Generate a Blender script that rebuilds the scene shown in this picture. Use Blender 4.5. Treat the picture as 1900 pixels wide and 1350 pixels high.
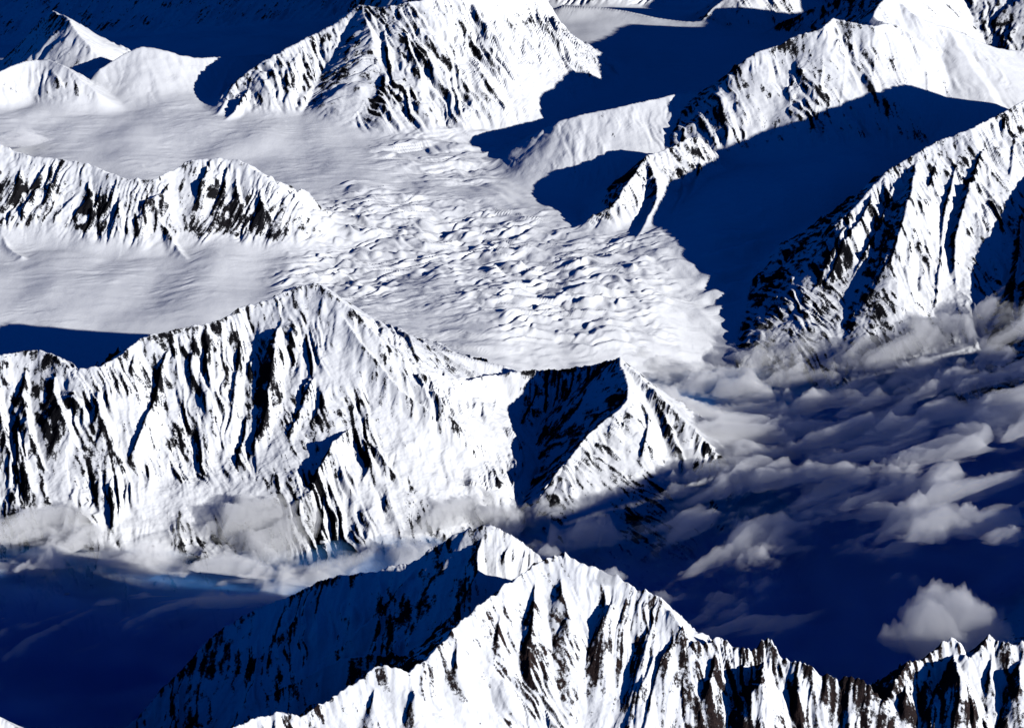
import bpy, math, time
import numpy as np
T0 = time.time()
f32 = np.float32
for o in list(bpy.data.objects):
    bpy.data.objects.remove(o)
scene = bpy.context.scene
COL = scene.collection

# ------------------------------------------------------------------ camera
CAM_H = 6500.0                     # metres above the valley cloud level
PITCH = math.radians(21.0)         # looking down from an aircraft
FPX = 950.0 / math.tan(math.radians(14.0))
cam_d = bpy.data.cameras.new("camera")
cam = bpy.data.objects.new("camera", cam_d)
COL.objects.link(cam)
cam.location = (0, 0, CAM_H)
cam.rotation_euler = (math.radians(90) - PITCH, 0, 0)
cam_d.sensor_fit = 'HORIZONTAL'
cam_d.sensor_width = 36.0
cam_d.lens = 18.0 / math.tan(math.radians(14.0))
cam_d.clip_start = 10.0
cam_d.clip_end = 200000.0
scene.camera = cam

# ------------------------------------------------------------------ sky, sun, exposure
SUN_EL = math.radians(16.5)
SUN_DIR = np.array([0.83, -0.558])           # where the sun stands, in plan
SUN_DIR = SUN_DIR / np.linalg.norm(SUN_DIR)
world = bpy.data.worlds.new("World")
scene.world = world
world.use_nodes = True
wn, wl = world.node_tree.nodes, world.node_tree.links
wn.clear()
w_out = wn.new("ShaderNodeOutputWorld")
w_bg = wn.new("ShaderNodeBackground")
w_sky = wn.new("ShaderNodeTexSky")
w_sky.sky_type = 'NISHITA'
w_sky.sun_disc = False
w_sky.sun_elevation = SUN_EL
w_sky.sun_rotation = math.atan2(SUN_DIR[0], SUN_DIR[1])
w_sky.altitude = 3000.0
w_sky.air_density = 1.0
w_sky.dust_density = 0.0
w_sky.ozone_density = 6.0
w_tint = wn.new("ShaderNodeMix")
w_tint.data_type = 'RGBA'
w_tint.blend_type = 'MULTIPLY'
w_tint.inputs[0].default_value = 1.0
w_tint.inputs[7].default_value = (0.02, 0.40, 1.0, 1)
wl.new(w_sky.outputs[0], w_tint.inputs[6])
wl.new(w_tint.outputs[2], w_bg.inputs[0])
w_bg.inputs[1].default_value = 0.05
wl.new(w_bg.outputs[0], w_out.inputs[0])

sun_d = bpy.data.lights.new("sun", 'SUN')
sun_d.energy = 5.0
sun_d.angle = math.radians(0.5)
sun_d.color = (1.0, 0.99, 0.965)
sun = bpy.data.objects.new("sun", sun_d)
COL.objects.link(sun)
sun.location = (6000, -6000, 9000)
sd = (SUN_DIR[0] * math.cos(SUN_EL), SUN_DIR[1] * math.cos(SUN_EL), math.sin(SUN_EL))
from mathutils import Vector
sun.rotation_euler = Vector(sd).to_track_quat('Z', 'Y').to_euler()

scene.view_settings.view_transform = 'Standard'
scene.view_settings.look = 'None'
scene.view_settings.gamma = 1.0
scene.view_settings.use_curve_mapping = False
scene.view_settings.exposure = 0.0
scene.render.engine = 'CYCLES'
cy = scene.cycles
cy.max_bounces = 4
cy.diffuse_bounces = 0
cy.glossy_bounces = 1
cy.volume_bounces = 3
cy.transparent_max_bounces = 32
cy.use_denoising = True
cy.denoiser = 'OPENIMAGEDENOISE'
cy.denoising_input_passes = 'RGB_ALBEDO_NORMAL'
cy.denoising_prefilter = 'ACCURATE'

# ------------------------------------------------------------------ helpers: picture point -> place
_fw = np.array([0, math.cos(PITCH), -math.sin(PITCH)])
_up = np.array([0, math.sin(PITCH), math.cos(PITCH)])
def ray(px, py):
    return _fw * FPX + np.array([1.0, 0, 0]) * (px - 950.0) + _up * (675.0 - py)
def P(px, py, z):
    r = ray(px, py)
    t = (z - CAM_H) / r[2]
    return np.array([r[0] * t, r[1] * t, z])
def row_of(y, z):                       # picture row of a point straight ahead
    dz = z - CAM_H
    d = y * _fw[1] + dz * _fw[2]
    v = y * _up[1] + dz * _up[2]
    return 675.0 - FPX * v / d

# ------------------------------------------------------------------ noise
_ang = np.linspace(0, 2 * math.pi, 257)[:256]
_gx, _gy = np.cos(_ang).astype(f32), np.sin(_ang).astype(f32)
def _hash(xi, yi, seed):
    h = xi * np.uint32(374761393) + yi * np.uint32(668265263) + np.uint32((seed * 1013904223 + 12345) & 0xffffffff)
    h = (h ^ (h >> np.uint32(13))) * np.uint32(1274126177)
    return ((h ^ (h >> np.uint32(16))) & np.uint32(255)).astype(np.int32)
def perlin(x, y, seed=0):
    x = np.asarray(x, f32); y = np.asarray(y, f32)
    x0 = np.floor(x); y0 = np.floor(y)
    fx = x - x0; fy = y - y0
    xi = x0.astype(np.int32).astype(np.uint32); yi = y0.astype(np.int32).astype(np.uint32)
    u = fx * fx * fx * (fx * (fx * 6 - 15) + 10); v = fy * fy * fy * (fy * (fy * 6 - 15) + 10)
    one = np.uint32(1)
    def g(ix, iy, dx, dy):
        h = _hash(ix, iy, seed)
        return _gx[h] * dx + _gy[h] * dy
    a = g(xi, yi, fx, fy); b = g(xi + one, yi, fx - 1, fy)
    c = g(xi, yi + one, fx, fy - 1); d = g(xi + one, yi + one, fx - 1, fy - 1)
    a += u * (b - a); c += u * (d - c)
    return (a + v * (c - a)) * f32(1.5)
def fbm(x, y, seed=0, octv=4, gain=0.5, lac=2.03):
    s = 0; a = 1.0; t = 0
    for k in range(octv):
        s = s + a * perlin(x, y, seed + k * 17); t += a
        x = x * lac + 13.7; y = y * lac - 7.3; a *= gain
    return s / f32(t ** 0.5 if t > 1 else 1)
def ridged(x, y, seed=0):
    return 1 - 2 * np.abs(perlin(x, y, seed))
def sstep(a, b, x):
    t = np.clip((x - a) / (b - a), 0, 1)
    return t * t * (3 - 2 * t)
def smax(a, b, k):
    h = np.maximum(k - np.abs(a - b), 0) / k
    return np.maximum(a, b) + h * h * k * 0.25

# ------------------------------------------------------------------ the snow and valley surface under the peaks
GPTS = [
 (1290,645,60),(1330,690,-250),(1400,592,90),(1000,645,170),(720,625,215),(1200,560,230),(1000,520,300),(700,500,320),(560,575,270),
 (300,545,300),(0,490,380),(0,600,260),(200,585,270),(-250,560,300),(600,400,450),(900,400,420),(1100,450,330),(800,300,540),
 (900,245,610),(600,275,580),(300,275,600),(0,235,690),(-250,220,740),(450,215,690),(700,235,620),(300,185,760),(1100,150,690),
 (1300,100,750),(1080,60,800),(1000,205,640),(1150,335,340),(1050,305,400),(1400,330,780),(1600,300,880),(1400,450,480),(1350,520,270),
 (1430,590,110),(1750,260,760),(1850,140,980),(2000,130,1050),(1500,650,-250),(1550,700,-500),(1850,700,-600),(1500,800,-700),
 (1800,900,-750),(1330,800,-500),(1500,1000,-750),(1250,1000,-650),(1300,1120,-700),(1800,1100,-750),(300,1150,-650),(80,1250,-650),
 (600,1020,-450),(100,1030,-400),(-250,1070,-450),(850,930,-150),(930,855,-60),(1000,970,-400),(1600,1250,-200),(2100,800,-600),(2200,1000,-600),
 (950,1300,-200),(500,1350,-250),(60,60,-1400),(350,40,-1400),(-300,60,-1400),(200,-60,-1400),(500,20,-1200),(1250,0,250),(1500,-30,150),(1800,-20,150),(1000,-60,0),(600,-80,-900),
 (1150,25,780),(1380,60,700)]
gp = np.array([P(*g) for g in GPTS])
def rbf_fit(p, z, lam=60.0):
    r = np.hypot(p[:, None, 0] - p[None, :, 0], p[:, None, 1] - p[None, :, 1])
    n = len(p)
    A = np.zeros((n + 1, n + 1)); A[:n, :n] = -r - lam * np.eye(n) * 0 + 0
    A[:n, :n] -= -lam * np.eye(n) * 0
    A[:n, :n] = -r; A[np.arange(n), np.arange(n)] = lam
    A[:n, n] = 1; A[n, :n] = 1
    return np.linalg.solve(A, np.append(z, 0))
g_w = rbf_fit(gp[:, :2], gp[:, 2])
# coarse regular grid
CG = 60.0
cgx = np.arange(-16000, 22001, CG); cgy = np.arange(5500, 44001, CG)
CX, CY = np.meshgrid(cgx, cgy)
CX = CX.astype(f32); CY = CY.astype(f32)
_sub = 4
GX, GY = CX[::_sub, ::_sub], CY[::_sub, ::_sub]
gs = np.full(GX.shape, g_w[-1])
for (x, y, _), w in zip(gp, g_w[:-1]):
    gs -= w * np.hypot(GX - x, GY - y)
def blur(a, n, ax):
    k = np.ones(2 * n + 1) / (2 * n + 1)
    pad = [(0, 0)] * a.ndim; pad[ax] = (n, n)
    b = np.pad(a, pad, mode='edge')
    c = np.cumsum(b, axis=ax)
    c = np.concatenate([np.zeros_like(np.take(c, [0], ax)), c], axis=ax)
    sl1 = [slice(None)] * a.ndim; sl0 = [slice(None)] * a.ndim
    sl1[ax] = slice(2 * n + 1, None); sl0[ax] = slice(0, -(2 * n + 1))
    return (c[tuple(sl1)] - c[tuple(sl0)]) / (2 * n + 1)
gs = np.clip(gs, np.where(GY > 25500, -1600, -900), 1300)
gs = blur(blur(gs, 1, 0), 1, 1)
def bilin(grid, x, y, x0, y0, step):
    fx = np.clip((x - x0) / step, 0, grid.shape[1] - 1.001); fy = np.clip((y - y0) / step, 0, grid.shape[0] - 1.001)
    ix = fx.astype(np.int32); iy = fy.astype(np.int32)
    tx = (fx - ix).astype(f32); ty = (fy - iy).astype(f32)
    a = grid[iy, ix] * (1 - tx) + grid[iy, ix + 1] * tx
    b = grid[iy + 1, ix] * (1 - tx) + grid[iy + 1, ix + 1] * tx
    return a * (1 - ty) + b * ty
gs = gs.astype(f32)
def ground(x, y):
    return bilin(gs, x, y, cgx[0], cgy[0], CG * _sub)

# ------------------------------------------------------------------ ridges
# a ridge: crest traced left to right as (column, row, height); front slope, back slope; rib strength; rockiness
MOUNT = []        # (name, label)
RIDGES = []
def mountain(name, label):
    MOUNT.append((name, label)); return len(MOUNT) - 1
def catmull(pts, step):
    pts = np.asarray(pts, float)
    if len(pts) < 2: return pts
    q = np.vstack([2 * pts[0] - pts[1], pts, 2 * pts[-1] - pts[-2]])
    out = []
    for i in range(1, len(q) - 2):
        n = max(1, int(round(np.linalg.norm(q[i + 1][:2] - q[i][:2]) / step)))
        for k in range(n):
            t = k / n
            a = 0.5 * ((2 * q[i]) + (-q[i-1] + q[i+1]) * t + (2*q[i-1] - 5*q[i] + 4*q[i+1] - q[i+2]) * t*t + (-q[i-1] + 3*q[i] - 3*q[i+1] + q[i+2]) * t**3)
            out.append(a)
    out.append(pts[-1])
    return np.array(out)
def ridge(m, pts, sf=1.0, sb=1.0, rib=1.0, rock=0.0, jag=1.0, L=2600.0, reach=None, skew=0.0, raw=False, step=130.0):
    w = np.array(pts, float) if raw else np.array([P(*p) for p in pts])
    RIDGES.append(dict(m=m, p=catmull(w, step), sf=sf, sb=sb, rib=rib, rock=rock, jag=jag, L=L, reach=reach, skew=skew, id=len(RIDGES)))

M_main = mountain("mountain_ridge", "long snow and rock ridge with pointed summit rising from clouds in the middle")
ridge(M_main, [(-700,690,1100),(-420,660,1150),(-250,645,1080),(-100,652,950),(0,656,890),(70,648,920),(100,660,900),(135,682,850),(190,678,865),(230,655,920),(265,625,985),(330,612,1030),
  (400,595,1080),(450,568,1150),(500,555,1195),(552,531,1290),(590,526,1310)], sf=1.02, sb=0.8, rib=1.0, rock=0.5, skew=-0.15)
ridge(M_main, [(590,526,1310),(625,550,1250),(680,600,1090),(740,655,900),(800,690,720),(870,706,570)], sf=1.02, sb=0.8, rib=1.0, rock=0.42, skew=-0.55)
M_pyr = mountain("mountain_peak", "dark pyramid peak shaded on one side standing above the sea of clouds")
ridge(M_pyr, [(870,706,560),(930,692,530),(1000,687,535),(1060,681,570),(1110,673,655),(1150,663,785)], sf=1.05, sb=0.95, rib=0.9, rock=0.68)
ridge(M_pyr, [(1150,663,785),(1190,700,690),(1240,752,555),(1300,808,390),(1355,858,240),(1420,905,60)], sf=1.0, sb=0.95, rib=0.8, rock=0.4)
ridge(M_pyr, [(1150,663,785),(1166,715,690),(1160,742,640),(1110,790,500),(1055,850,330),(1005,915,110)], sf=1.0, sb=1.0, rib=0.8, rock=0.35)
M_nun = mountain("rock_peak", "small dark triangular peak just behind the saddle of the middle ridge")
ridge(M_nun, [(796,650,590),(805,648,620),(812,646,650),(845,670,605),(880,694,545)], sf=1.35, sb=1.2, rib=0.3, rock=0.3, jag=.4, reach=650)
ridge(M_nun, [(812,646,650),(870,662,560),(935,678,470)], sf=0.6, sb=0.7, rib=0.3, rock=0.0, jag=.4, reach=450)
M_p1 = mountain("shaded_mountain", "mountain in deep blue shade with only its tip in sunlight near the front")
ridge(M_p1, [(180,1400,-150),(260,1315,60),(330,1248,260),(420,1160,520),(520,1110,700),(620,1065,880),(700,1056,930),(780,1032,1030),(830,1000,1150),(870,978,1240),(905,971,1275),(950,990,1225),(1002,1032,1110)], sf=0.85, sb=1.7, rib=0.6, rock=0.25, L=5000)
M_p2 = mountain("jagged_mountain", "sunlit jagged white mountain wall along the bottom edge with brown rock bands")
ridge(M_p2, [(-320,1860,1150),(-100,1700,1180),(120,1560,1080),(260,1465,980),(380,1395,960),(430,1350,1000),(520,1316,1050),(560,1330,1010),(640,1275,1110),(700,1238,1180),(760,1243,1160),(850,1160,1290),(930,1090,1400),(1000,1045,1470),(1050,1023,1515)], sf=1.25, sb=1.1, rib=0.9, rock=0.33, jag=1.5, reach=1900)
ridge(M_p2, [(1050,1023,1515),(1110,1050,1450),
  (1165,1085,1370),(1230,1112,1310),(1265,1165,1200)], sf=1.25, sb=1.1, rib=0.9, rock=0.33, jag=1.5, reach=1900)
M_p3 = mountain("jagged_ridge", "broken saw-toothed snow ridge in the bottom corner below the big cumulus cloud")
ridge(M_p3, [(1265,1165,1200),(1280,1190,1150),(1305,1190,1140),(1335,1178,1155),(1390,1205,1095),(1425,1200,1095),(1480,1228,1040),(1510,1245,1010),(1560,1258,985),(1600,1275,955),(1640,1292,920),
  (1690,1225,1035),(1735,1205,1075),(1770,1186,1115),(1795,1220,1050),(1845,1180,1115),(1870,1192,1100),(1895,1185,1115),(1960,1170,1150),(2080,1190,1090)], sf=1.3, sb=1.1, rib=1.1, rock=0.5, jag=3.4, reach=1700)
e = P(2080, 1190, 1090)
ridge(M_p3, [e, (3700, 10000, 1200), (4400, 10150, 1500), (5200, 10400, 1720), (6000, 11500, 1700), (6600, 13000, 1500), (6900, 14600, 1250), (7600, 16000, 1150)], sf=1.0, sb=1.0, raw=True, rib=0.6)  # out-of-frame continuation, added to cast shade over the cloud valley
M_r = mountain("ribbed_mountain", "tall ribbed mountain at the side with a bright sunlit face above the clouds")
ridge(M_r, [(1480,552,210),(1492,510,430),(1512,458,690),(1560,410,950),(1600,368,1120),(1640,322,1300),(1700,282,1460),(1740,262,1530),(1800,238,1630),(1850,215,1700),(1900,188,1780),(1990,130,1950),(2120,80,2100),(2300,120,2000)], sf=1.0, sb=1.05, rib=1.1, rock=0.35, skew=-0.1)
ridge(M_r, [(2120,80,2100),(2040,260,1570),(1990,420,1080),(1960,560,600),(1930,660,200)], sf=1.1, sb=1.1, rib=0.8, rock=0.4)
M_tr = mountain("fluted_peak", "fluted white peak with steep snow ribs, its lower right flank in shadow")
ridge(M_tr, [(1300,268,740),(1335,215,1000),(1358,165,1280),(1385,108,1590),(1440,85,1700),(1480,65,1800),(1530,50,1890),(1548,32,1950),(1580,42,1910),(1620,48,1880),(1655,44,1880),(1690,60,1770),(1722,92,1520),(1755,130,1270),(1800,165,1080),(1880,190,950)], sf=1.0, sb=0.9, rib=0.7, rock=0.32)
M_bk = mountain("snow_peak", "smooth snow peak with a long white shoulder behind the fluted peak")
ridge(M_bk, [(1650,44,1885),(1622,30,1930),(1642,-2,2060),(1665,-4,2050),(1705,30,1880),(1760,50,1740)], sf=1.0, sb=1.0, rib=0.4, rock=-0.1, jag=.5)
ridge(M_bk, [(1760,50,1740),(1840,85,1490),(1900,93,1400),(2000,85,1430),(2200,60,1550)], sf=0.55, sb=0.8, rib=0.2, rock=-0.3, jag=.5)
p_ = P(1650, -3, 2055)
ridge(M_bk, [p_, (4450, 23700, 2100), (4700, 24500, 2050), (5200, 25500, 2050)], sf=1.1, sb=1.1, raw=True, rib=0.8, rock=0.2)  # crest running back above the frame, added to shade the upper glacier
M_dome = mountain("snow_spur", "low curving snow crest in sunlight between two shaded glacier basins")
ridge(M_dome, [(965,278,620),(990,248,780),(1040,224,940),(1100,208,1020),(1160,196,1070),(1230,180,1130),(1290,166,1180),(1335,166,1190)], sf=0.6, sb=0.8, rib=0.25, rock=-0.15, jag=.4)
M_nn = mountain("rock_spur", "short rocky spur poking out of the ice beside the shaded glacier valley")
ridge(M_nn, [(1080,415,430),(1097,403,500),(1130,383,600),(1165,340,750),(1200,290,900),(1245,273,950),(1295,254,1010),(1325,300,790),(1358,350,540)], sf=1.0, sb=1.0, rib=1.0, rock=0.55)
ridge(M_nn, [(1200,290,900),(1222,350,700),(1200,410,500),(1170,470,330)], sf=1.0, sb=1.0, rib=0.6, rock=0.4)
M_tc = mountain("broad_mountain", "broad snow covered mountain with streaked summit wall at the top centre")
ridge(M_tc, [(405,215,680),(415,195,770),(432,158,950),(465,130,1100),(520,95,1300),(580,65,1440),(640,30,1620),(665,8,1740),(700,14,1740),(740,8,1790),(780,-2,1850),(850,-20,1880),(915,-25,1830),(975,-8,1680),(1008,28,1440),(1028,65,1150)], sf=1.0, sb=0.9, rib=1.05, rock=0.3)
ridge(M_tc, [(670,10,1735),(690,70,1480),(690,130,1150),(660,165,950),(648,205,720)], sf=1.0, sb=1.0, rib=0.7, rock=0.25)
M_d1 = mountain("snow_dome", "rounded snow dome dotted with rocks at the upper left edge")
ridge(M_d1, [(-200,190,900),(-60,160,1000),(0,132,1090),(40,116,1140),(90,110,1160),(130,130,1090),(178,168,900)], sf=0.8, sb=0.7, rib=0.4, rock=0.1, jag=.4)
M_d2 = mountain("snow_hill", "smooth snow hill with soft hollows between the dome and the broad mountain")
ridge(M_d2, [(185,128,1000),(230,100,1120),(265,87,1180),(310,94,1130),(360,106,1040),(440,103,990),(490,100,960),(560,110,900)], sf=0.5, sb=0.9, rib=0.12, rock=-0.2, jag=.3)
ridge(M_d2, [(265,87,1180),(300,130,960),(330,165,800)], sf=0.5, sb=0.6, rib=0.1, rock=-0.3, jag=.3)
ridge(M_d2, [(440,103,990),(420,140,850),(405,180,740)], sf=0.5, sb=0.7, rib=0.1, rock=-0.3, jag=.3)
M_sp = mountain("shadowed_spire", "small dark spire with one bright edge in front of the shaded far wall")
ridge(M_sp, [(95,18,1180),(110,26,1270),(125,32,1330),(148,65,1180),(178,98,1010),(205,118,880)], sf=1.1, sb=0.75, rib=0.5, rock=0.1)
M_wall = mountain("mountain_wall", "far mountain wall in deep blue shade across the top left corner")
ridge(M_wall, [(1500,31500,1500),(-1500,32500,1500),(-4000,34000,1500),(-6500,36000,1500),(-9500,38500,1500),(-13000,41000,1500)], sf=0.75, sb=0.75, raw=True, rib=1.3, rock=0.3, L=6000)
ridge(M_tc, [(-800,25000,2900),(-780,25500,3700),(-800,26500,3700),(-950,28500,3000),(-1100,30500,2500)], sf=2.2, sb=2.2, raw=True, rib=0.6, L=9000)  # unseen tower above the frame, added to throw the far wall into shade
M_fr = mountain("dark_peak", "distant dark rocky slopes in shade at the top right corner")
ridge(M_fr, [(3600,27400,900),(4600,26700,1500),(5600,26000,2000),(7000,25400,2200),(9000,25600,2400)], sf=0.9, sb=0.9, raw=True, rib=1.0, rock=0.5)
ridge(M_fr, [(7900,24600,1500),(8100,25600,2700),(8600,27500,2900),(9500,29500,2600)], sf=1.2, sb=1.2, raw=True, rib=0.8, L=9000)  # unseen ridge beyond the right edge, added to shade these slopes
ridge(M_fr, [(1310,30,900),(1345,-5,1120),(1385,-40,1350),(1440,-60,1450),(1520,-40,1250)], sf=1.0, sb=0.8, rib=0.8, rock=0.2)
M_pass = mountain("snow_pass", "thin sunlit snow saddle running to the top edge")
ridge(M_pass, [(1045,8,900),(1120,14,880),(1170,22,860),(1250,38,820),(1320,40,850)], sf=0.35, sb=0.6, rib=0.1, rock=-0.4, jag=.3)
M_l = mountain("banded_ridge", "flat topped ridge with black rock bands at the left above the glacier")
ridge(M_l, [(-300,225,1350),(-150,250,1260),(0,268,1180),(35,286,1100),(100,292,1080),(170,306,1030),(230,330,950),(290,332,945),(330,310,1020),(370,294,1090),(440,297,1085),(480,318,1000),(530,350,860),(562,382,680),(575,410,530)], sf=1.0, sb=0.75, rib=1.0, rock=0.3, skew=0.15)
M_bl = mountain("snow_shoulder", "tiny bright snow shoulder in the bottom left corner")
ridge(M_bl, [(-300,1270,700),(-80,1308,680),(0,1332,650),(35,1352,610),(90,1400,500)], sf=0.9, sb=0.9, rib=0.2, rock=0.0)

# ------------------------------------------------------------------ evaluate ridges on a grid
def seg_eval(X, Y, bnds, ridges, out=None):
    """out: dict z, z2, s, d, rid, side.  bnds(xmin,xmax,ymin,ymax) -> slices"""
    if out is None:
        out = dict(z=np.full(X.shape, -5000, f32), z2=np.full(X.shape, -5000, f32), s=np.zeros(X.shape, f32), d=np.zeros(X.shape, f32), k=np.zeros(X.shape, f32), rid=np.full(X.shape, -1, np.int16))
    for R in ridges:
        p = R['p']; s0 = 0.0
        ln = np.hypot(np.diff(p[:, 0]), np.diff(p[:, 1])) + 1e-3
        gr = np.clip(np.diff(p[:, 2]) / ln, -1.2, 1.2)
        gr = np.concatenate([[gr[0]], 0.5 * (gr[1:] + gr[:-1]), [gr[-1]]])
        for _ in range(3):
            gr = np.convolve(np.pad(gr, 2, mode='edge'), np.ones(5) / 5, mode='valid')
        for k_, (a, b) in enumerate(zip(p[:-1], p[1:])):
            L = math.hypot(b[0] - a[0], b[1] - a[1])
            if L < 1e-3: continue
            zt = max(a[2], b[2]) + 400
            smin = min(R['sf'], R['sb'])
            rch = R['reach'] or min(3600, R['L'] * (math.exp(zt / R['L']) - 1) / smin)
            sl = bnds(min(a[0], b[0]) - rch, max(a[0], b[0]) + rch, min(a[1], b[1]) - rch, max(a[1], b[1]) + rch)
            x = X[sl]; y = Y[sl]
            if x.size == 0:
                s0 += L; continue
            dx, dy = f32((b[0] - a[0]) / L), f32((b[1] - a[1]) / L)
            rx = x - f32(a[0]); ry = y - f32(a[1])
            tu = rx * dx + ry * dy
            t = np.clip(tu, 0, L)
            cr = rx * dy - ry * dx                     # >0: right-hand (front) side
            d = np.hypot(tu - t, cr)
            w = cr / (d + 40)                          # soft side blend
            S = f32(R['sb']) + f32(R['sf'] - R['sb']) * (0.5 + 0.5 * cr / (d + 1))
            z = f32(a[2]) + t * f32((b[2] - a[2]) / L) - f32(R['L']) * np.log1p(S * d / f32(R['L']))
            s = t + f32(s0 + R['id'] * 3717.0)
            if k_ == 0 or k_ == len(p) - 2:
                s = s + 330 * np.arctan2(np.where((tu < 0) & (k_ == 0) | (tu > L) & (k_ > 0), tu - t, 0), np.abs(cr) + 1)
            oz = out['z'][sl]; oz2 = out['z2'][sl]; os_ = out['s'][sl]; orid = out['rid'][sl]; od = out['d'][sl]
            diff = (orid != R['id']) | (np.abs(s - os_) > 220)
            win = z > oz
            np.copyto(oz2, np.where(win, np.where(diff, np.maximum(oz, oz2), oz2), np.where(diff, np.maximum(oz2, z), oz2)))
            kk = (f32(gr[k_]) + t * f32((gr[k_ + 1] - gr[k_]) / L)) * np.abs(cr) / (d + 1)
            np.copyto(out['k'][sl], kk / S, where=win)
            np.copyto(oz, z, where=win); np.copyto(os_, s, where=win)
            np.copyto(od, np.where(cr > 0, d, -d), where=win)
            orid[win] = R['id']
            s0 += L
    return out
def cg_bnds(x0, x1, y0, y1):
    i0, i1 = np.searchsorted(cgx, [x0, x1]); j0, j1 = np.searchsorted(cgy, [y0, y1])
    return (slice(j0, j1), slice(i0, i1))
N_MAIN = len(RIDGES)
cbase = seg_eval(CX, CY, cg_bnds, RIDGES)
cground = ground(CX, CY)
cz = smax(cbase['z'], cground, 60.0).astype(f32)
print("coarse", time.time() - T0)

# ------------------------------------------------------------------ spurs traced on the faces (column, row), standing proud of the face
_ty = np.arange(7000, 42000, 15.0)
def hit(px, py):
    r = ray(px, py)
    t = _ty / r[1]
    x, y, z = r[0] * t, _ty, CAM_H + r[2] * t
    below = np.nonzero(z < bilin(cz, x, y, cgx[0], cgy[0], CG))[0]
    k = below[0] if len(below) else -1
    return np.array([x[k], y[k], z[k]])
def spur(m, pts, proud=60.0, s=1.35, sb=None, rib=0.6, rock=0.35, p0=-0.5, p1=-0.9, reach=700, jag=0.8):
    pts = list(pts); n = len(pts); w = []; proud = proud * (0.5 if m == M_tr else 1.35)
    hs = [hit(*q) for q in pts]
    nxt = hs[-1]
    for i in range(n - 2, -1, -1):                 # a trace that slips past the crest lands far behind: pull it back onto the face
        lim = 260 + 6.5 * math.hypot(pts[i][0] - pts[i + 1][0], pts[i][1] - pts[i + 1][1])
        for k in range(8):
            if hs[i][1] - nxt[1] < lim: break
            pts[i] = (pts[i][0], pts[i][1] + 6); hs[i] = hit(*pts[i])
        else:
            hs[i] = None; continue
        nxt = hs[i]
    pts = [q for q, h in zip(pts, hs) if h is not None]; hs = [h for h in hs if h is not None]; n = len(pts)
    if n < 2: return
    for i, (px, py) in enumerate(pts):
        h = hs[i]; t = i / (n - 1)
        pr = proud * np.interp(t, [0, 0.18, 0.35, 0.75, 1.0], [p0, 0.35, 1.0, 0.8, p1])
        # the traced point sits on the proud crest: move it up along the sight line
        r = ray(px, py); r = -r / np.linalg.norm(r)
        h = h + r * (pr / (abs(r[2]) + 0.9))
        w.append(h)
    RIDGES.append(dict(m=m, p=catmull(np.array(w), 110.0), sf=s, sb=sb or s, rib=rib, rock=rock, jag=jag, L=4000.0, reach=reach, skew=0.0, id=len(RIDGES)))
# main ridge
spur(M_main, [(540,575),(514,612),(505,690),(490,770),(470,830),(440,900)], 110)
spur(M_main, [(590,690),(575,720),(545,790),(520,850)], 60)
spur(M_main, [(660,785),(640,800),(600,850),(575,900),(570,950)], 120)
spur(M_main, [(660,785),(690,850),(650,930)], 70)
spur(M_main, [(670,800),(720,860),(780,930)], 60, rock=.1)
spur(M_main, [(610,560),(660,620),(740,720),(820,790),(890,850)], 70, rock=.3)
spur(M_main, [(740,660),(800,730),(860,800),(905,845)], 130, rock=.5)
spur(M_main, [(330,615),(300,680),(285,740),(250,830),(235,900)], 80)
spur(M_main, [(390,600),(385,690),(395,760),(400,860)], 60)
spur(M_main, [(450,570),(440,680),(430,760),(410,850)], 60)
spur(M_main, [(260,628),(245,680),(240,760)], 60)
spur(M_main, [(110,665),(100,720),(130,800),(180,900)], 80)
spur(M_main, [(50,650),(45,730),(70,830),(130,930)], 80)
spur(M_main, [(190,680),(180,760),(220,850),(260,930)], 70)
spur(M_main, [(0,660),(0,760),(20,850),(60,950)], 80)
# pyramid
spur(M_pyr, [(1170,735),(1200,770),(1195,840),(1210,905)], 70)
spur(M_pyr, [(1200,715),(1240,790),(1270,850),(1290,900)], 50)
spur(M_pyr, [(930,692),(920,760),(905,820)], 40, rock=.6)
spur(M_pyr, [(1010,688),(990,740),(960,800)], 40, rock=.6)
spur(M_pyr, [(1070,682),(1060,730),(1030,780)], 40, rock=.4)
# shaded front mountain
spur(M_p1, [(905,972),(885,1020),(880,1060),(850,1120),(780,1200)], 90)
spur(M_p1, [(780,1035),(740,1100),(640,1190),(560,1250)], 80)
spur(M_p1, [(950,992),(940,1030),(920,1060)], 50)
spur(M_p1, [(600,1070),(560,1140),(450,1250)], 70)
spur(M_p1, [(860,1190),(740,1215),(630,1220),(560,1260),(420,1330)], 120, rib=.2, rock=-.1)
# bottom wall
for pts, pr in (([(760,1245),(770,1290),(760,1350)],50),([(850,1165),(850,1230),(830,1330)],50),([(930,1095),(925,1180),(900,1300)],50),([(1000,1050),(990,1130),(985,1230),(960,1340)],60),
                ([(1050,1028),(1040,1100),(1060,1190),(1050,1330)],60),([(1110,1055),(1120,1120),(1100,1220),(1110,1340)],60),([(1165,1090),(1150,1150),(1140,1230)],50),
                ([(1230,1115),(1200,1190),(1190,1290),(1200,1340)],70),([(1262,1165),(1235,1220),(1230,1300)],60),([(640,1278),(640,1340)],40),([(700,1240),(690,1300),(680,1350)],50)):
    spur(M_p2, pts, pr, rock=.1)
for pts, pr in (([(1335,1182),(1315,1260),(1300,1340)],80),([(1425,1203),(1410,1270),(1405,1345)],210),([(1480,1230),(1480,1290),(1490,1345)],40),([(1560,1262),(1555,1345)],40),
                ([(1690,1230),(1680,1290),(1680,1345)],60),([(1770,1190),(1775,1260),(1785,1345)],200),([(1730,1210),(1720,1280),(1715,1345)],60),([(1845,1185),(1840,1260),(1845,1345)],70),([(1893,1190),(1895,1270),(1905,1345)],130)):
    spur(M_p3, pts, pr, rock=.3, jag=1.5)
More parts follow.
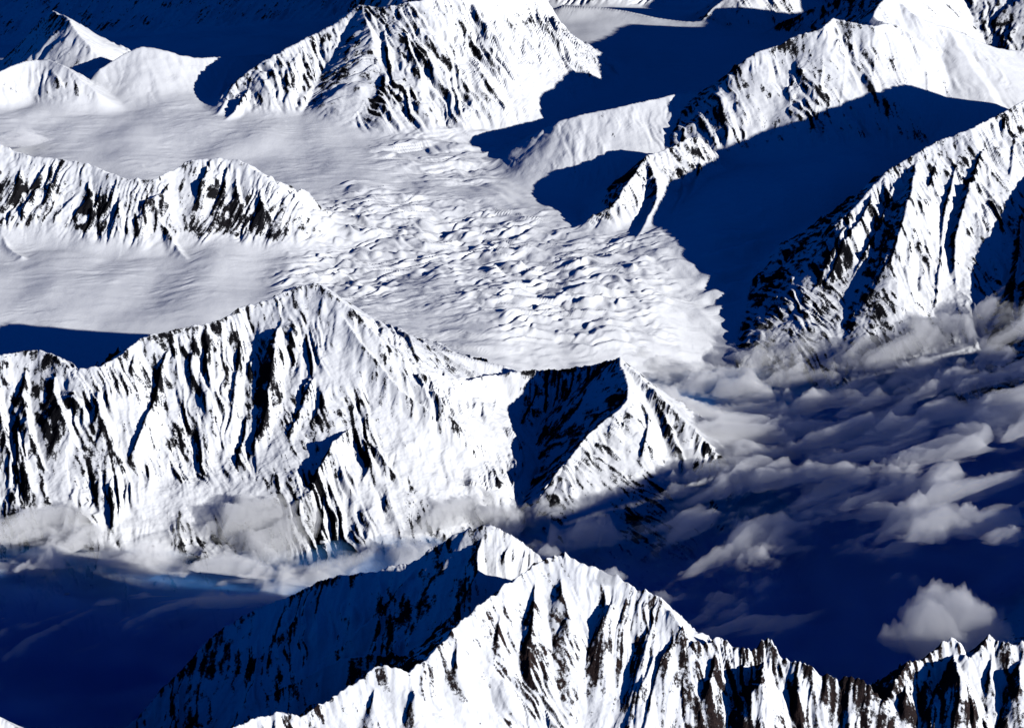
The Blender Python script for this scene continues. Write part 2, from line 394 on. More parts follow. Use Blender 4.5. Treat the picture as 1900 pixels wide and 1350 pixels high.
# ribbed mountain
spur(M_r, [(1702,284),(1692,350),(1668,430),(1645,510),(1620,580)], 230, s=1.05, reach=1500, rock=.3, p0=0.0)
for pts, pr in (([(1640,325),(1600,400),(1560,470),(1500,590)],70),([(1600,370),(1560,440),(1525,510),(1490,570)],45),([(1670,310),(1640,400),(1600,480),(1550,590)],60),
                ([(1745,265),(1730,330),(1700,420),(1685,480)],45),([(1790,245),(1770,330),(1752,420),(1735,560),(1700,640)],70),([(1850,220),(1815,300),(1790,380),(1772,470),(1778,610)],100),
                ([(1900,190),(1880,290),(1862,370)],60),([(1900,330),(1890,480),(1870,600),(1850,650)],110)):
    spur(M_r, pts, pr, rock=.35)
# fluted peak
for pts, pr in (([(1530,52),(1525,130),(1510,220),(1500,262)],50),([(1548,36),(1570,110),(1560,180),(1550,240)],60),([(1620,50),(1625,110),(1610,180),(1620,220)],60),
                ([(1655,48),(1660,110),(1680,170),(1690,220)],60),([(1700,70),(1720,120),(1720,180),(1710,230)],60),([(1722,95),(1760,170),(1780,215)],50)):
    spur(M_tr, pts, pr, rock=.25)
# broad mountain
for pts, pr in (([(740,10),(760,80),(790,140),(800,180)],70),([(790,2),(830,60),(860,130)],60),([(860,0),(900,60),(930,105)],60),([(920,0),(960,60),(985,100)],50),([(640,32),(620,90),(600,130)],40),([(560,75),(545,110),(520,150)],40),([(700,16),(720,100),(720,200)],60),([(470,130),(460,170),(420,225)],50)):
    spur(M_tc, pts, pr, rock=.1)
# banded ridge
for pts, pr in (([(330,312),(300,360),(268,372),(262,420),(255,470)],90),([(100,294),(95,350),(110,420)],60),([(170,308),(165,360),(190,440)],60),([(40,288),(35,340),(60,410)],60),([(370,296),(375,360),(380,430)],60),
                ([(440,299),(440,360),(470,440)],60),([(480,320),(490,380),(540,440)],60),([(0,430),(15,455),(40,480)],40),([(268,380),(310,430),(345,485)],60),([(230,335),(220,390),(230,450)],50)):
    spur(M_l, pts, pr, rock=.45)
spur(M_d1, [(90,112),(110,150),(125,190)], 50, rib=.3, rock=.2)
spur(M_nn, [(1245,275),(1270,330),(1250,400)], 50)
spur(M_nn, [(1295,258),(1300,310),(1280,370)], 50, rock=.5)
print("spurs", len(RIDGES), time.time() - T0)

# ------------------------------------------------------------------ terrain grid: fan of columns, rows denser where faces look at the viewer
u_in = 0.292
u_cols = np.concatenate([np.linspace(-0.46, -u_in, 60)[:-1], np.linspace(-u_in, u_in, 960), np.linspace(u_in, 0.66, 90)[1:]])
NR = 1330
yy = np.exp(np.linspace(math.log(6200.0), math.log(43000.0), 2200))
uc = np.linspace(u_cols[0], u_cols[-1], 150)
UC, YC = np.meshgrid(uc, yy)
zc = bilin(cz, UC * YC, YC, cgx[0], cgy[0], CG)
rows = row_of(YC, zc)
flat = -np.gradient(row_of(YC, np.zeros_like(YC)), axis=0)
wgt = np.maximum(-np.gradient(rows, axis=0), 0) ** 0.9
inf = ((rows > -40) & (rows < 1390)).astype(float)
wgt = np.where(inf > 0, wgt, wgt * 0.15) + 0.28 * flat * (0.25 + 0.75 * inf)
# occluded ground gets few rows
vis = np.minimum.accumulate(rows, axis=0)
wgt *= np.where(rows > vis + 25, 0.35, 1.0)
for _ in range(2):
    wgt = blur(blur(wgt, 3, 1), 12, 0)
cum = np.cumsum(wgt, axis=0); cum = (cum - cum[0]) / (cum[-1] - cum[0])
tt = np.linspace(0, 1, NR)
ycol = np.stack([np.interp(tt, cum[:, i], yy) for i in range(len(uc))], 1)      # NR x 150
iu = np.clip((u_cols - uc[0]) / (uc[1] - uc[0]), 0, len(uc) - 1.001)
i0 = iu.astype(int); fr = iu - i0
Y = (ycol[:, i0] * (1 - fr) + ycol[:, i0 + 1] * fr).astype(f32)
X = (Y * u_cols[None, :]).astype(f32)
rmin, rmax = Y.min(1), Y.max(1)
def fan_bnds(x0, x1, y0, y1):
    y0 = max(y0, 100.0)
    us = [x0 / y0, x0 / y1, x1 / y0, x1 / y1]
    i0, i1 = np.searchsorted(u_cols, [min(us), max(us)])
    j0 = np.searchsorted(rmax, y0); j1 = np.searchsorted(rmin, y1)
    return (slice(j0, j1), slice(i0, i1))
print("grid", X.shape, time.time() - T0)

def patch(px, py, rx, ry, rot=0.0):
    """soft elliptical patch laid on the ground round a place (radii in metres)"""
    c = hit(px, py)
    ca, sa = math.cos(rot), math.sin(rot)
    ax = (X - f32(c[0])) * ca + (Y - f32(c[1])) * sa; ay = -(X - f32(c[0])) * sa + (Y - f32(c[1])) * ca
    r = np.sqrt((ax / rx) ** 2 + (ay / ry) ** 2) + 0.28 * fbm(X / 500, Y / 500, int(px) % 97, 2)
    return sstep(1.3, 0.35, r)
# warped position: irregular crests
WX = X + 26 * fbm(X / 420, Y / 420, 11, 3)
WY = Y + 34 * fbm(X / 420, Y / 420, 23, 3)
res = seg_eval(WX, WY, fan_bnds, RIDGES[:N_MAIN])
rsp = seg_eval(WX, WY, fan_bnds, RIDGES[N_MAIN:])
print("seg", time.time() - T0)
RID = res['rid']; ok = RID >= 0
tab = lambda key: np.array([R[key] for R in RIDGES] + [0], f32)[RID]
zr, s, dsg = res['z'], res['s'], res['d']
d = np.abs(dsg); side = (dsg > 0).astype(f32)
gap = sstep(0, 45, zr - res['z2'])
ribA, rockA, jagA, skew = tab('rib'), tab('rock'), tab('jag'), tab('skew')
zr = smax(zr, res['z2'], 28.0)
G = ground(X, Y)
above = np.maximum(zr, rsp['z']) - G
on_spur = sstep(-25, 15, rsp['z'] - zr)
# ribs and gullies running down the faces
# rib frame of each ridge: along its chord and straight down its face
for R in RIDGES:
    p = R['p']; c = p[-1][:2] - p[0][:2]; R['tx'], R['ty'] = c / (np.hypot(*c) + 1e-6); R['ox'], R['oy'] = p[0][:2]
tx_, ty_, rx_, ry_ = tab('tx'), tab('ty'), WX - tab('ox'), WY - tab('oy')
d1 = d; s1 = s
s = rx_ * tx_ + ry_ * ty_ + RID * f32(317.3)
dl_ = rx_ * ty_ - ry_ * tx_
d = np.abs(dl_); gd_ = dl_
sw = s + dl_ * skew + side * 911.0 + 30 * perlin(s / 170, d / 260, 5) + 9 * perlin(s / 60, d / 150, 6)
sw = sw + 170 * perlin(sw / 700, d / 1500, 8)
foot = sstep(-20, 130, above)
ribs = np.zeros_like(zr)
def saw(ph, w=0.28):                       # rib cross-section: steep on the lee side, gentle on the sunny side
    fr_ = ph - np.floor(ph)
    return np.where(fr_ < w, fr_ / w, (1 - fr_) / (1 - w))
for lam, amp, dl, sd_ in ((680, 150, 3.0, 27), (300, 100, 4.0, 31), (130, 70, 4.5, 41), (58, 33, 5.0, 51), (26, 11, 5.0, 61)):
    ph = sw / lam + 0.9 * perlin(sw / (lam * 2.1), d / (lam * 3.0) + sd_, sd_) + 0.25 * perlin(sw / (lam * 0.9), d / (lam * 3.0), sd_ + 3)
    mod = np.clip(0.62 + 0.95 * perlin(sw / (lam * 1.7), d / (lam * dl), sd_ + 1), 0.05, 1.5)
    n = 0.7 * saw(ph) + 0.3 * ridged(sw / (lam * 0.8), d / (lam * dl) + sd_, sd_ + 2)
    ribs += amp * mod * (n - 0.45) * sstep(0, lam * 0.9, d1)
calm = np.maximum.reduce([patch(660, 690, 330, 260, -.5), patch(740, 770, 330, 260, -.5), patch(820, 850, 350, 260), patch(1010, 170, 450, 450), patch(1700, 380, 160, 500) * .5, patch(1760, 470, 160, 400) * .8, patch(380, 930, 500, 200)])
vary = 0.20 + 0.98 * sstep(-0.35, 0.35, fbm(X / 500, Y / 500, 91, 2))
mt_ = tab('m')
vary = np.where(mt_ == M_nn, 1.1, np.where(mt_ == M_tc, np.maximum(vary, 0.95), vary))
ribs = ribs * ribA * (0.25 + 0.75 * gap) * foot * (1 - 0.85 * calm) * vary
d = d1; s = s1
zr = smax(zr + ribs, rsp['z'] + ribs * 0.75 + 6 * fbm(X / 60, Y / 60, 77, 3), 22.0)
# broken rock detail and jagged crest
det = fbm(X / 75, Y / 75, 71, 4, 0.55)
zr = zr + det * 9 * np.clip(ribA, 0.15, 1.2) * foot
crest = np.exp(-d / 45.0) * jagA
zr = zr + crest * (13 * perlin(s / 165, side * 0 + 5.3, 83) + 10 * perlin(s / 66, side * 0 + 3.3, 81) + 7 * perlin(s / 25, side * 0 + 1.7, 82)) * foot
print("ribs", time.time() - T0)

# ------------------------------------------------------------------ glacier surface: swells, icefalls, crevasses, ogives
swell = 66 * fbm(X / 1100, Y / 1500, 101, 2) + 4 * fbm(X / 300, Y / 500, 103, 3)
# flow lines: streaks along the ice
fallA = np.maximum.reduce([patch(810, 280, 800, 1300, .3), 0.8 * patch(930, 260, 600, 900)])
fallB = np.maximum.reduce([patch(700, 430, 900, 1300), patch(880, 460, 1100, 1300, .2), patch(1020, 540, 1100, 1200), 0.7 * patch(1150, 490, 600, 1000), patch(640, 510, 700, 1000)])
low = patch(950, 610, 2300, 1500)
c0, c1 = hit(760, 320), hit(1330, 610)
fl = math.atan2(c1[1] - c0[1], c1[0] - c0[0])
wx = X + 60 * fbm(X / 420, Y / 500, 111, 3); wy = Y + 110 * fbm(X / 500, Y / 480, 113, 3)
al = (wx * math.cos(fl) + wy * math.sin(fl)); ac = (-wx * math.sin(fl) + wy * math.cos(fl))
def crev(lx, ly, seed, rot):
    ca, sa = math.cos(rot), math.sin(rot)
    return perlin((wx * ca + wy * sa) / lx, (-wx * sa + wy * ca) / ly, seed)
def terr(n, k=2.6):                        # gentle tread, sharp riser
    t = n * k
    f0 = np.floor(t); fr_ = t - f0
    return (f0 + sstep(0.6, 1.0, fr_)) / k
def scallop(x, y, seed):                   # rows of scooped hollows with sharp lips
    a = perlin(x, y, seed); b = perlin(x * 1.9 + 5, y * 1.9, seed + 1)
    return np.abs(a + 0.35 * b)
stepA = crev(620, 190, 121, 0.12)
stepB = crev(260, 150, 131, -0.1)
def crev_rows(lam, seed, rot, cut):
    a0 = al * math.cos(rot) + ac * math.sin(rot); b0 = -al * math.sin(rot) + ac * math.cos(rot)
    ph = a0 / lam + 1.3 * perlin(b0 / (lam * 4.5), a0 / (lam * 4.0), seed) + 0.45 * perlin(b0 / (lam * 1.3), a0 / (lam * 1.6), seed + 1)
    brk = np.clip(0.45 + 1.1 * perlin(b0 / (lam * 1.9), a0 / (lam * 1.0), seed + 2), 0, 1.3)
    fr_ = ph - np.floor(ph)
    return brk * np.where(fr_ < cut, fr_ / cut, (1 - fr_) / (1 - cut))
ice = fallA * (58 * terr(stepA, 2.6) + 20 * terr(stepB, 2) + 26 * crev_rows(230, 178, -0.7, 0.3))
ice += fallB * (58 * crev_rows(200, 133, -0.62, 0.3) + 30 * crev_rows(105, 136, -0.35, 0.3) + 20 * scallop(wx / 150, wy / 110, 135) + 26 * terr(stepA, 3.0))
ice += low * (1 - 0.6 * fallB) * (16 * terr(crev(480, 120, 137, -0.05), 3.0) + 6 * scallop(wx / 200, wy / 90, 139))
ice += 11 * perlin(ac / 110, al / 1500, 145) * np.maximum(patch(1240, 570, 1200, 1500), patch(900, 360, 500, 1500)) 
ice += (4.5 * crev_rows(90, 171, -0.62, 0.35) + 4 * crev_rows(240, 174, -0.5, 0.4)) * sstep(-0.35, 0.3, fbm(X / 800, Y / 1100, 176, 2))
ice += 3.0 * perlin(wx / 260, wy / 900, 151) + 3.0 * perlin(wx / 420, wy / 130, 152) + 5 * ridged(wx / 600, wy / 160, 153) * sstep(0, .5, perlin(X / 900, Y / 1200, 154))
og = patch(1290, 520, 420, 900)
ice += og * 13 * np.sin((wx * 0.6 + wy) / 60.0)
og2 = patch(1380, 500, 500, 1100)
ice += og2 * 24 * np.sin((wy - wx * 0.35) / 45.0 + 2 * perlin(X / 300, Y / 300, 155))
up_fade = sstep(-150, 120, G) * sstep(27500, 25500, Y)
GS = G + (swell + ice) * up_fade + (1 - up_fade) * swell * 0.6
Z = smax(zr, GS, 95.0)
is_m = (zr > GS - 6) & ok
print("ice", time.time() - T0)

# ------------------------------------------------------------------ rock exposure
def grad_normal(X, Y, Z):
    dxi, dyi, dzi = np.gradient(X, axis=1), np.gradient(Y, axis=1), np.gradient(Z, axis=1)
    dxj, dyj, dzj = np.gradient(X, axis=0), np.gradient(Y, axis=0), np.gradient(Z, axis=0)
    nx = dyi * dzj - dzi * dyj; ny = dzi * dxj - dxi * dzj; nz = dxi * dyj - dyi * dxj
    l = np.sqrt(nx * nx + ny * ny + nz * nz) + 1e-6
    sg = np.sign(nz)
    return nx / l * sg, ny / l * sg, nz / l * sg
nx, ny, nz = grad_normal(X, Y, Z)
Zl = blur(blur(Z, 4, 0), 4, 1)
convex = np.clip((Z - Zl) / 10.0, -1, 1)
rk = 1.3 * (0.62 - nz) + 0.58 * perlin(sw / 38, gd_ / 260, 161) + 0.4 * perlin(sw / 15, gd_ / 90, 162) + 0.5 * fbm(X / 80, Y / 80, 164, 3) + 0.75 * fbm(X / 430, Y / 430, 163, 3) + 0.2 * convex + rockA - 0.48 - 0.5 * calm
# more dark rock on sides turned from the sun, painted to deepen their shade
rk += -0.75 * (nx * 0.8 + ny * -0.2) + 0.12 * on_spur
rk += np.where(mt_ == M_l, 0.42 * sstep(110, 260, d1) - 0.1, 0)
rkm = sstep(10, 130, above)
rk = rk * rkm - (1 - rkm)
rk = np.where(is_m, rk, -1.0).astype(f32)
print("rock", time.time() - T0)

# ------------------------------------------------------------------ materials
def new_mat(name):
    m = bpy.data.materials.new(name); m.use_nodes = True
    m.node_tree.nodes.clear()
    return m, m.node_tree.nodes, m.node_tree.links
def terrain_material(name="snow_and_rock", tone=(0.022, 0.02, 0.021, 1)):
    m, n, l = new_mat(name)
    out = n.new("ShaderNodeOutputMaterial")
    geo = n.new("ShaderNodeNewGeometry")
    at = n.new("ShaderNodeAttribute"); at.attribute_name = "rock"
    def noise(scale, det=4, rough=0.6):
        t = n.new("ShaderNodeTexNoise"); t.inputs["Scale"].default_value = scale; t.inputs["Detail"].default_value = det
        t.inputs["Roughness"].default_value = rough
        l.new(geo.outputs["Position"], t.inputs["Vector"]); return t
    def math_(op, a, b=None, c=None):
        t = n.new("ShaderNodeMath"); t.operation = op
        for i, v in enumerate((a, b, c)):
            if v is None: continue
            if isinstance(v, (int, float)): t.inputs[i].default_value = v
            else: l.new(v, t.inputs[i])
        return t.outputs[0]
    n1 = noise(1 / 28.0, 5, 0.65)
    n2 = noise(1 / 9.0, 3)
    n3 = noise(1 / 160.0, 3)
    n4 = noise(1 / 13.0, 4, 0.7)
    f = math_('ADD', at.outputs["Fac"], math_('ADD', math_('MULTIPLY', math_('SUBTRACT', n1.outputs["Fac"], 0.5), 1.0), math_('MULTIPLY', math_('SUBTRACT', n4.outputs["Fac"], 0.5), 1.3)))
    mr = n.new("ShaderNodeMapRange"); mr.interpolation_type = 'SMOOTHSTEP'
    mr.inputs["From Min"].default_value = 0.0; mr.inputs["From Max"].default_value = 0.34
    l.new(f, mr.inputs["Value"])
    rr = n.new("ShaderNodeValToRGB")
    e = rr.color_ramp.elements
    e[0].position = 0.3; e[0].color = (0.006, 0.007, 0.011, 1)
    e[1].position = 0.75; e[1].color = tone
    l.new(math_('ADD', math_('MULTIPLY', n2.outputs["Fac"], 0.5), math_('MULTIPLY', n3.outputs["Fac"], 0.5)), rr.inputs["Fac"])
    mix = n.new("ShaderNodeMix"); mix.data_type = 'RGBA'
    l.new(mr.outputs[0], mix.inputs[0])
    mix.inputs[6].default_value = (0.86, 0.875, 0.90, 1)
    l.new(rr.outputs[0], mix.inputs[7])
    bs = n.new("ShaderNodeBsdfDiffuse")
    l.new(mix.outputs[2], bs.inputs["Color"])
    bs.inputs["Roughness"].default_value = 0.0
    bp = n.new("ShaderNodeBump"); bp.inputs["Distance"].default_value = 1.0
    hb = math_('ADD', math_('MULTIPLY', n1.outputs["Fac"], math_('ADD', math_('MULTIPLY', mr.outputs[0], 9.0), 2.6)), math_('MULTIPLY', n2.outputs["Fac"], math_('ADD', math_('MULTIPLY', mr.outputs[0], 5.0), 0.5)))
    l.new(hb, bp.inputs["Height"])
    bp.inputs["Strength"].default_value = 0.8
    l.new(bp.outputs[0], bs.inputs["Normal"])
    l.new(bs.outputs[0], out.inputs["Surface"])
    return m
MAT_T = terrain_material()
MAT_F = terrain_material("snow_and_brown_rock", (0.06, 0.038, 0.032, 1))
def cloud_material(name, dens, col=(0.985, 0.99, 1.0, 1), g=0.0):
    m, n, l = new_mat(name)
    out = n.new("ShaderNodeOutputMaterial")
    v = n.new("ShaderNodeVolumePrincipled")
    v.inputs["Color"].default_value = col
    v.inputs["Density"].default_value = dens
    v.inputs["Anisotropy"].default_value = g
    l.new(v.outputs[0], out.inputs["Volume"])
    return m

# ------------------------------------------------------------------ build the terrain objects: one for each mountain, the rest glacier and valley
nr, nc = X.shape
V = np.stack([X, Y, Z], -1).reshape(-1, 3)
RK = rk.reshape(-1)
mtab = np.array([R['m'] for R in RIDGES] + [-1])
mid = np.where(is_m, np.where((rsp['z'] > res['z']) & (rsp['rid'] >= 0), mtab[rsp['rid'] + 0 if N_MAIN == 0 else rsp['rid']], mtab[RID]), -1)
base_id = np.where((G < -20) & (Y < 17600), -2, np.where(Y > 26500, -3, -1))
mid = np.where(mid >= 0, mid, base_id)
# tidy small islands: majority over a neighbourhood is not needed for hard labels, take the corner value
fid = mid[:-1, :-1]
vi = np.arange(nr * nc).reshape(nr, nc)
quads = np.stack([vi[:-1, :-1], vi[:-1, 1:], vi[1:, 1:], vi[1:, :-1]], -1)
def build_mesh(name, verts, faces, mat, rock=None, smooth=True):
    me = bpy.data.meshes.new(name)
    nv, nf = len(verts), len(faces)
    k = faces.shape[1]
    me.vertices.add(nv); me.vertices.foreach_set("co", verts.astype(f32).ravel())
    me.loops.add(nf * k); me.loops.foreach_set("vertex_index", faces.astype(np.int32).ravel())
    me.polygons.add(nf)
    me.polygons.foreach_set("loop_start", np.arange(0, nf * k, k, dtype=np.int32))
    if smooth: me.polygons.foreach_set("use_smooth", np.ones(nf, bool))
    if rock is not None:
        a = me.attributes.new("rock", 'FLOAT', 'POINT'); a.data.foreach_set("value", rock.astype(f32))
    me.update(calc_edges=True)
    me.materials.append(mat)
    o = bpy.data.objects.new(name, me)
    COL.objects.link(o)
    return o
def sub_object(name, sel, label, cat):
    q = quads[sel]
    if len(q) == 0: return
    used, inv = np.unique(q.ravel(), return_inverse=True)
    o = build_mesh(name, V[used], inv.reshape(-1, 4), MAT_F if name in ("jagged_mountain", "jagged_ridge") else MAT_T, RK[used])
    # keep seams invisible: shade with the normals of the whole surface
    nn = NORM[used]
    o.data.normals_split_custom_set_from_vertices(nn)
    o["kind"] = "structure"; o["label"] = label; o["category"] = cat
    return o
NORM = np.stack([nx, ny, nz], -1).reshape(-1, 3)
for m, (nm, lb) in enumerate(MOUNT):
    sub_object(nm, fid == m, lb, "mountain")
sub_object("glacier", fid == -1, "wide snow covered glacier with crevasses and icefalls between the peaks", "glacier")
sub_object("valley_floor", fid == -2, "shaded valley floor under the sea of clouds", "valley")
sub_object("deep_valley", fid == -3, "far valley in blue shade behind the top ridges", "valley")
print("terrain objects", time.time() - T0)

# ------------------------------------------------------------------ clouds
def closed_lens(name, gx, gy, top, bot, thick, mat):
    """closed body between two height sheets where thick > 0"""
    h, w = gx.shape
    cell = (np.maximum.reduce([thick[:-1, :-1], thick[1:, :-1], thick[:-1, 1:], thick[1:, 1:]]) > 0)
    idx = np.arange(h * w).reshape(h, w); off = h * w
    q = np.stack([idx[:-1, :-1], idx[:-1, 1:], idx[1:, 1:], idx[1:, :-1]], -1)
    qt = q[cell]; qb = q[cell][:, ::-1] + off
    # side walls along the rim
    pad = np.pad(cell, 1)
    sides = []
    for (dj, di, a, b) in ((-1, 0, 0, 1), (0, 1, 1, 2), (1, 0, 2, 3), (0, -1, 3, 0)):
        nb = pad[1 + dj:h + dj, 1 + di:w + di]
        e = q[cell & ~nb]
        sides.append(np.stack([e[:, b], e[:, a], e[:, a] + off, e[:, b] + off], -1))
    F = np.concatenate([qt, qb] + sides)
    VV = np.concatenate([np.stack([gx, gy, top], -1).reshape(-1, 3), np.stack([gx, gy, bot], -1).reshape(-1, 3)])
    used, inv = np.unique(F.ravel(), return_inverse=True)
    return build_mesh(name, VV[used], inv.reshape(-1, 4), mat)
MAT_DECK = cloud_material("fog_vapour", 0.004, col=(0.15, 0.48, 1.0, 1), g=0.0)  # blue of the shade is painted into the vapour colour
MAT_HEAP = cloud_material("cumulus_vapour", 0.0042, g=-0.4)
MAT_CLOUD = cloud_material("cloud_vapour", 0.0068, g=-0.4)
gx, gy = np.meshgrid(np.arange(-6500, 7600, 45.0), np.arange(8600, 17900, 45.0))
gx = gx.astype(f32); gy = gy.astype(f32)
top = -90 + 110 * fbm(gx / 1700, gy / 1500, 201, 5, 0.55) + 30 * fbm(gx / 300, gy / 300, 207, 4)
top = top - 260 * sstep(17000, 17700, gy)
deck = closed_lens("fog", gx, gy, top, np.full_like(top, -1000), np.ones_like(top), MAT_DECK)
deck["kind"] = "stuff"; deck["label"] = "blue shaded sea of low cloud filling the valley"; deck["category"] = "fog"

_full = smax(cz, np.maximum(cz, -140), 1.0)
def shade_top(x, y):
    t = np.arange(150, 9000, 50.0)
    return float(np.max(bilin(_full, x + SUN_DIR[0] * t, y + SUN_DIR[1] * t, cgx[0], cgy[0], CG) - t * math.tan(SUN_EL)))
sx, sy = np.meshgrid(np.arange(-5600, 5700, 120.0), np.arange(10500, 18200, 120.0))
sh = np.full(sx.shape, -400.0)
for t in np.arange(100, 9000, 80.0):
    sh = np.maximum(sh, bilin(_full, sx + SUN_DIR[0] * t, sy + SUN_DIR[1] * t, cgx[0], cgy[0], CG) - t * math.tan(SUN_EL))
for _ in range(3):
    sh = blur(blur(sh, 3, 0), 3, 1)
sh = sh.astype(f32)
def cloud_sheet(label, x0, x1, y0, y1, cover, th, seed, lift=40.0, top_lim=420.0, lo=-60.0, step=26.0):
    gx, gy = np.meshgrid(np.arange(x0, x1, step), np.arange(y0, y1, step)); gx = gx.astype(f32); gy = gy.astype(f32)
    z0 = np.clip(bilin(sh, gx, gy, sx[0, 0], sy[0, 0], 120.0) + lift, lo, 2000)
    a = 0.45
    qx = (gx * math.cos(a) + gy * math.sin(a)) / 760; qy = (-gx * math.sin(a) + gy * math.cos(a)) / 560
    qx = qx + 0.4 * perlin(qx * 1.5, qy * 1.5, seed); qy = qy + 0.4 * perlin(qx * 1.5 + 4, qy * 1.5, seed + 1)
    n = fbm(qx, qy, seed + 5, 7, 0.65) + 0.12 * (0.6 - 1.6 * np.abs(perlin(qx * 3.4, qy * 3.4, seed + 9)))
    edge = np.minimum(np.minimum(gx - x0, x1 - gx) / 500, np.minimum(gy - y0, y1 - gy) / 500)
    base = np.clip(n + cover + np.minimum(edge - 1, 0) - sstep(top_lim, top_lim + 250, z0), 0, None)
    t = th * base * sstep(0, 0.7, base) * 1.15
    t = np.where(t > 0.8, t, 0)
    o = closed_lens("cloud_sea", gx, gy, z0 + t * 0.75, z0 - t * 0.25 - 0.4, t, MAT_CLOUD)
    o["kind"] = "stuff"; o["label"] = label; o["category"] = "clouds"
cloud_sheet("torn sheet of sunlit cloud spread over the right half of the valley", 700, 5600, 11600, 17600, 0.3, 180, 611, top_lim=760)
cloud_sheet("strip of sunlit cloud along the foot of the long middle ridge", -5000, 700, 12450, 14150, 0.3, 210, 643, lift=0.0, top_lim=30.0, lo=-70)
cloud_sheet("dim veil of shaded cloud lying low in the right half of the valley", 500, 5600, 11000, 17300, -0.02, 170, 677, lift=-170.0, top_lim=900.0, lo=-90, step=45.0)
cloud_sheet("dim veil of shaded cloud lying low in the lower left valley", -5000, 600, 10900, 13600, -0.05, 150, 691, lift=-200.0, top_lim=900.0, lo=-90, step=45.0)
CLOUDS = [
 (1135,1066,42,15,1390,80,0.3,"thin mist wisp clinging to the crest of the front peak"),
 (1020,1020,36,13,1440,70,0.0,"small mist puff behind the tip of the front peak"),
 # column,row, half width px, half depth px, base height, thickness, tilt, label
 (1765,1135,108,60,120,400,0.0,"big rounded cumulus cloud hovering over the saw-toothed ridge"),
 (1440,1005,90,24,-10,100,-0.5,"slanting thin cloud tail in the centre of the dark clouds"),
 (1760,955,130,36,20,170,0.45,"long slanted white cloud bank above the big cumulus"),
 (1860,985,70,18,10,90,0.1,"thin cloud strip at the right edge above the big cumulus"),
 (70,985,150,26,10,110,0.0,"cloud strip at the left edge along the ridge foot"),
 (290,1030,150,30,-30,150,-0.2,"bright cloud bank along the shadow edge at the lower left"),
 (830,925,150,42,-40,260,0.2,"soft cloud at the mouth of the snowy cirque"),
 (1080,985,150,40,-70,260,0.05,"thick cloud bank hiding the foot of the pyramid peak"),
 (960,940,120,38,-60,240,0.0,"pale cloud in the gap between the long ridge and the pyramid"),
 (50,250,70,22,720,120,0.0,"small cloud over the snowfield at the upper left edge"),
]
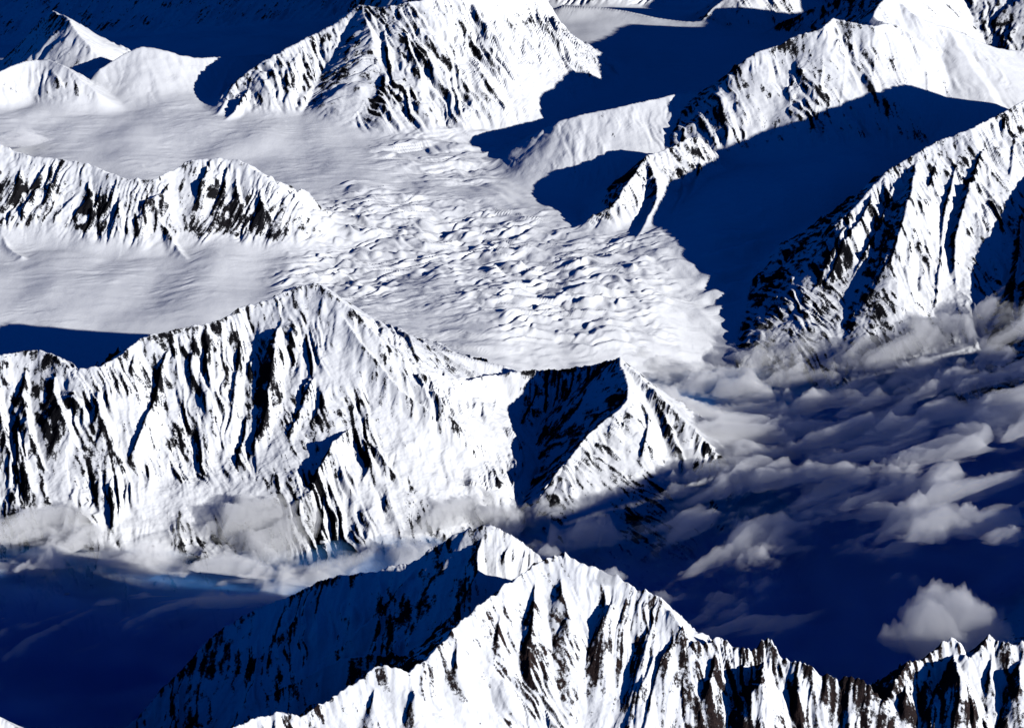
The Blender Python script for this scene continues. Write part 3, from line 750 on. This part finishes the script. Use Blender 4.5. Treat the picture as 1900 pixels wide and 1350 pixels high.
def cloud(i, px, py, rx, ry, z0, th, rot, label):
    for _ in range(25):
        c = P(px, py, z0 + th * 0.4)
        if z0 + 0.15 * th > shade_top(c[0], c[1]): break
        z0 += 40.0
    print("cloud", px, py, round(z0))
    sl = np.linalg.norm(c - np.array([0, 0, CAM_H]))
    dep = math.asin((CAM_H - c[2]) / sl)
    ax = rx * sl / FPX; ay = ry * sl / FPX / math.sin(dep)
    n = 170
    R = 1.9
    u, v = np.meshgrid(np.linspace(-R, R, n), np.linspace(-R, R, n))
    ca, sa = math.cos(rot), math.sin(rot)
    lx = u * ax; ly = v * ay
    gx = lx * ca - ly * sa + c[0]; gy = lx * sa + ly * ca + c[1]
    k = 1.0 / (0.45 * min(ax, ay) + 130)
    wv = 0.5                                   # wind-drawn: stretched along one direction
    qx = (gx * math.cos(wv) + gy * math.sin(wv)) * k * 0.55; qy = (-gx * math.sin(wv) + gy * math.cos(wv)) * k
    qx = qx + 0.35 * perlin(qx * 1.3, qy * 1.3, 900 + i); qy = qy + 0.35 * perlin(qx * 1.3 + 9, qy * 1.3, 910 + i)
    nz_ = fbm(qx, qy, 300 + i * 7, 6, 0.6)
    big = fbm(qx * 0.4, qy * 0.4, 500 + i * 7, 2)
    bil = 0.55 - 1.5 * np.abs(perlin(qx * 2.1, qy * 2.1, 700 + i)) + 0.3 - 0.8 * np.abs(perlin(qx * 4.5, qy * 4.5, 800 + i))
    base = 0.42 - 0.8 * (u * u + v * v) + 0.75 * nz_ + 0.55 * big + 0.22 * bil
    base *= sstep(R, R * 0.65, np.sqrt(u * u + v * v))
    base = np.clip(base, 0, None)
    t = 1.5 * th * base * sstep(0, 0.5, base)
    if th > 300:                               # heaped cumulus: many rounded turrets
        rg = np.random.RandomState(3)
        hh = np.zeros_like(u) - 1
        wu = u + 0.16 * fbm(u * 2.2, v * 2.2, 41, 4); wv_ = v + 0.16 * fbm(u * 2.2 + 7, v * 2.2, 43, 4)
        for _ in range(60):
            a_ = rg.uniform(0, 6.283); q = rg.uniform(0, 1) ** 0.6
            r_ = rg.uniform(0.22, 0.5) * (1.15 - 0.55 * q); cx_, cy_ = 0.95 * q * math.cos(a_), 0.95 * q * math.sin(a_)
            hc = (1 - q) * 0.5
            dd = r_ * r_ - (wu - cx_) ** 2 - (wv_ - cy_) ** 2
            hh = np.maximum(hh, np.where(dd > 0, hc + np.sqrt(np.maximum(dd, 0)), -1))
        hh = np.clip(hh * (1 + 0.5 * fbm(u * 2.6, v * 2.6, 46, 4)) + 0.16 * fbm(u * 6, v * 6, 47, 5, 0.6), 0, None) * sstep(1.75, 1.1, np.sqrt(u * u + v * v))
        t = th * hh * sstep(0, 0.3, hh)
    t = np.where(t > 0.5, t, 0)
    if t.max() <= 0: return
    msk = t > 0                                # keep the one body that holds the thickest point
    keep = np.zeros_like(msk); keep[np.unravel_index(np.argmax(t), t.shape)] = True
    for _ in range(900):
        g2 = keep.copy()
        g2[1:] |= keep[:-1]; g2[:-1] |= keep[1:]; g2[:, 1:] |= keep[:, :-1]; g2[:, :-1] |= keep[:, 1:]
        g2 &= msk
        if g2.sum() == keep.sum(): break
        keep = g2
    t = np.where(keep, t, 0)
    o = closed_lens("cloud", gx, gy, z0 + t * 0.7, z0 - t * 0.3 - 0.5, t, MAT_HEAP if th > 300 else MAT_CLOUD)
    o["label"] = label; o["category"] = "cloud"; o["group"] = "clouds floating over the valley"
for i, c_ in enumerate(CLOUDS):
    cloud(i, *c_)
print("done", time.time() - T0, sum(len(o.data.polygons) for o in COL.objects if o.type == 'MESH'))
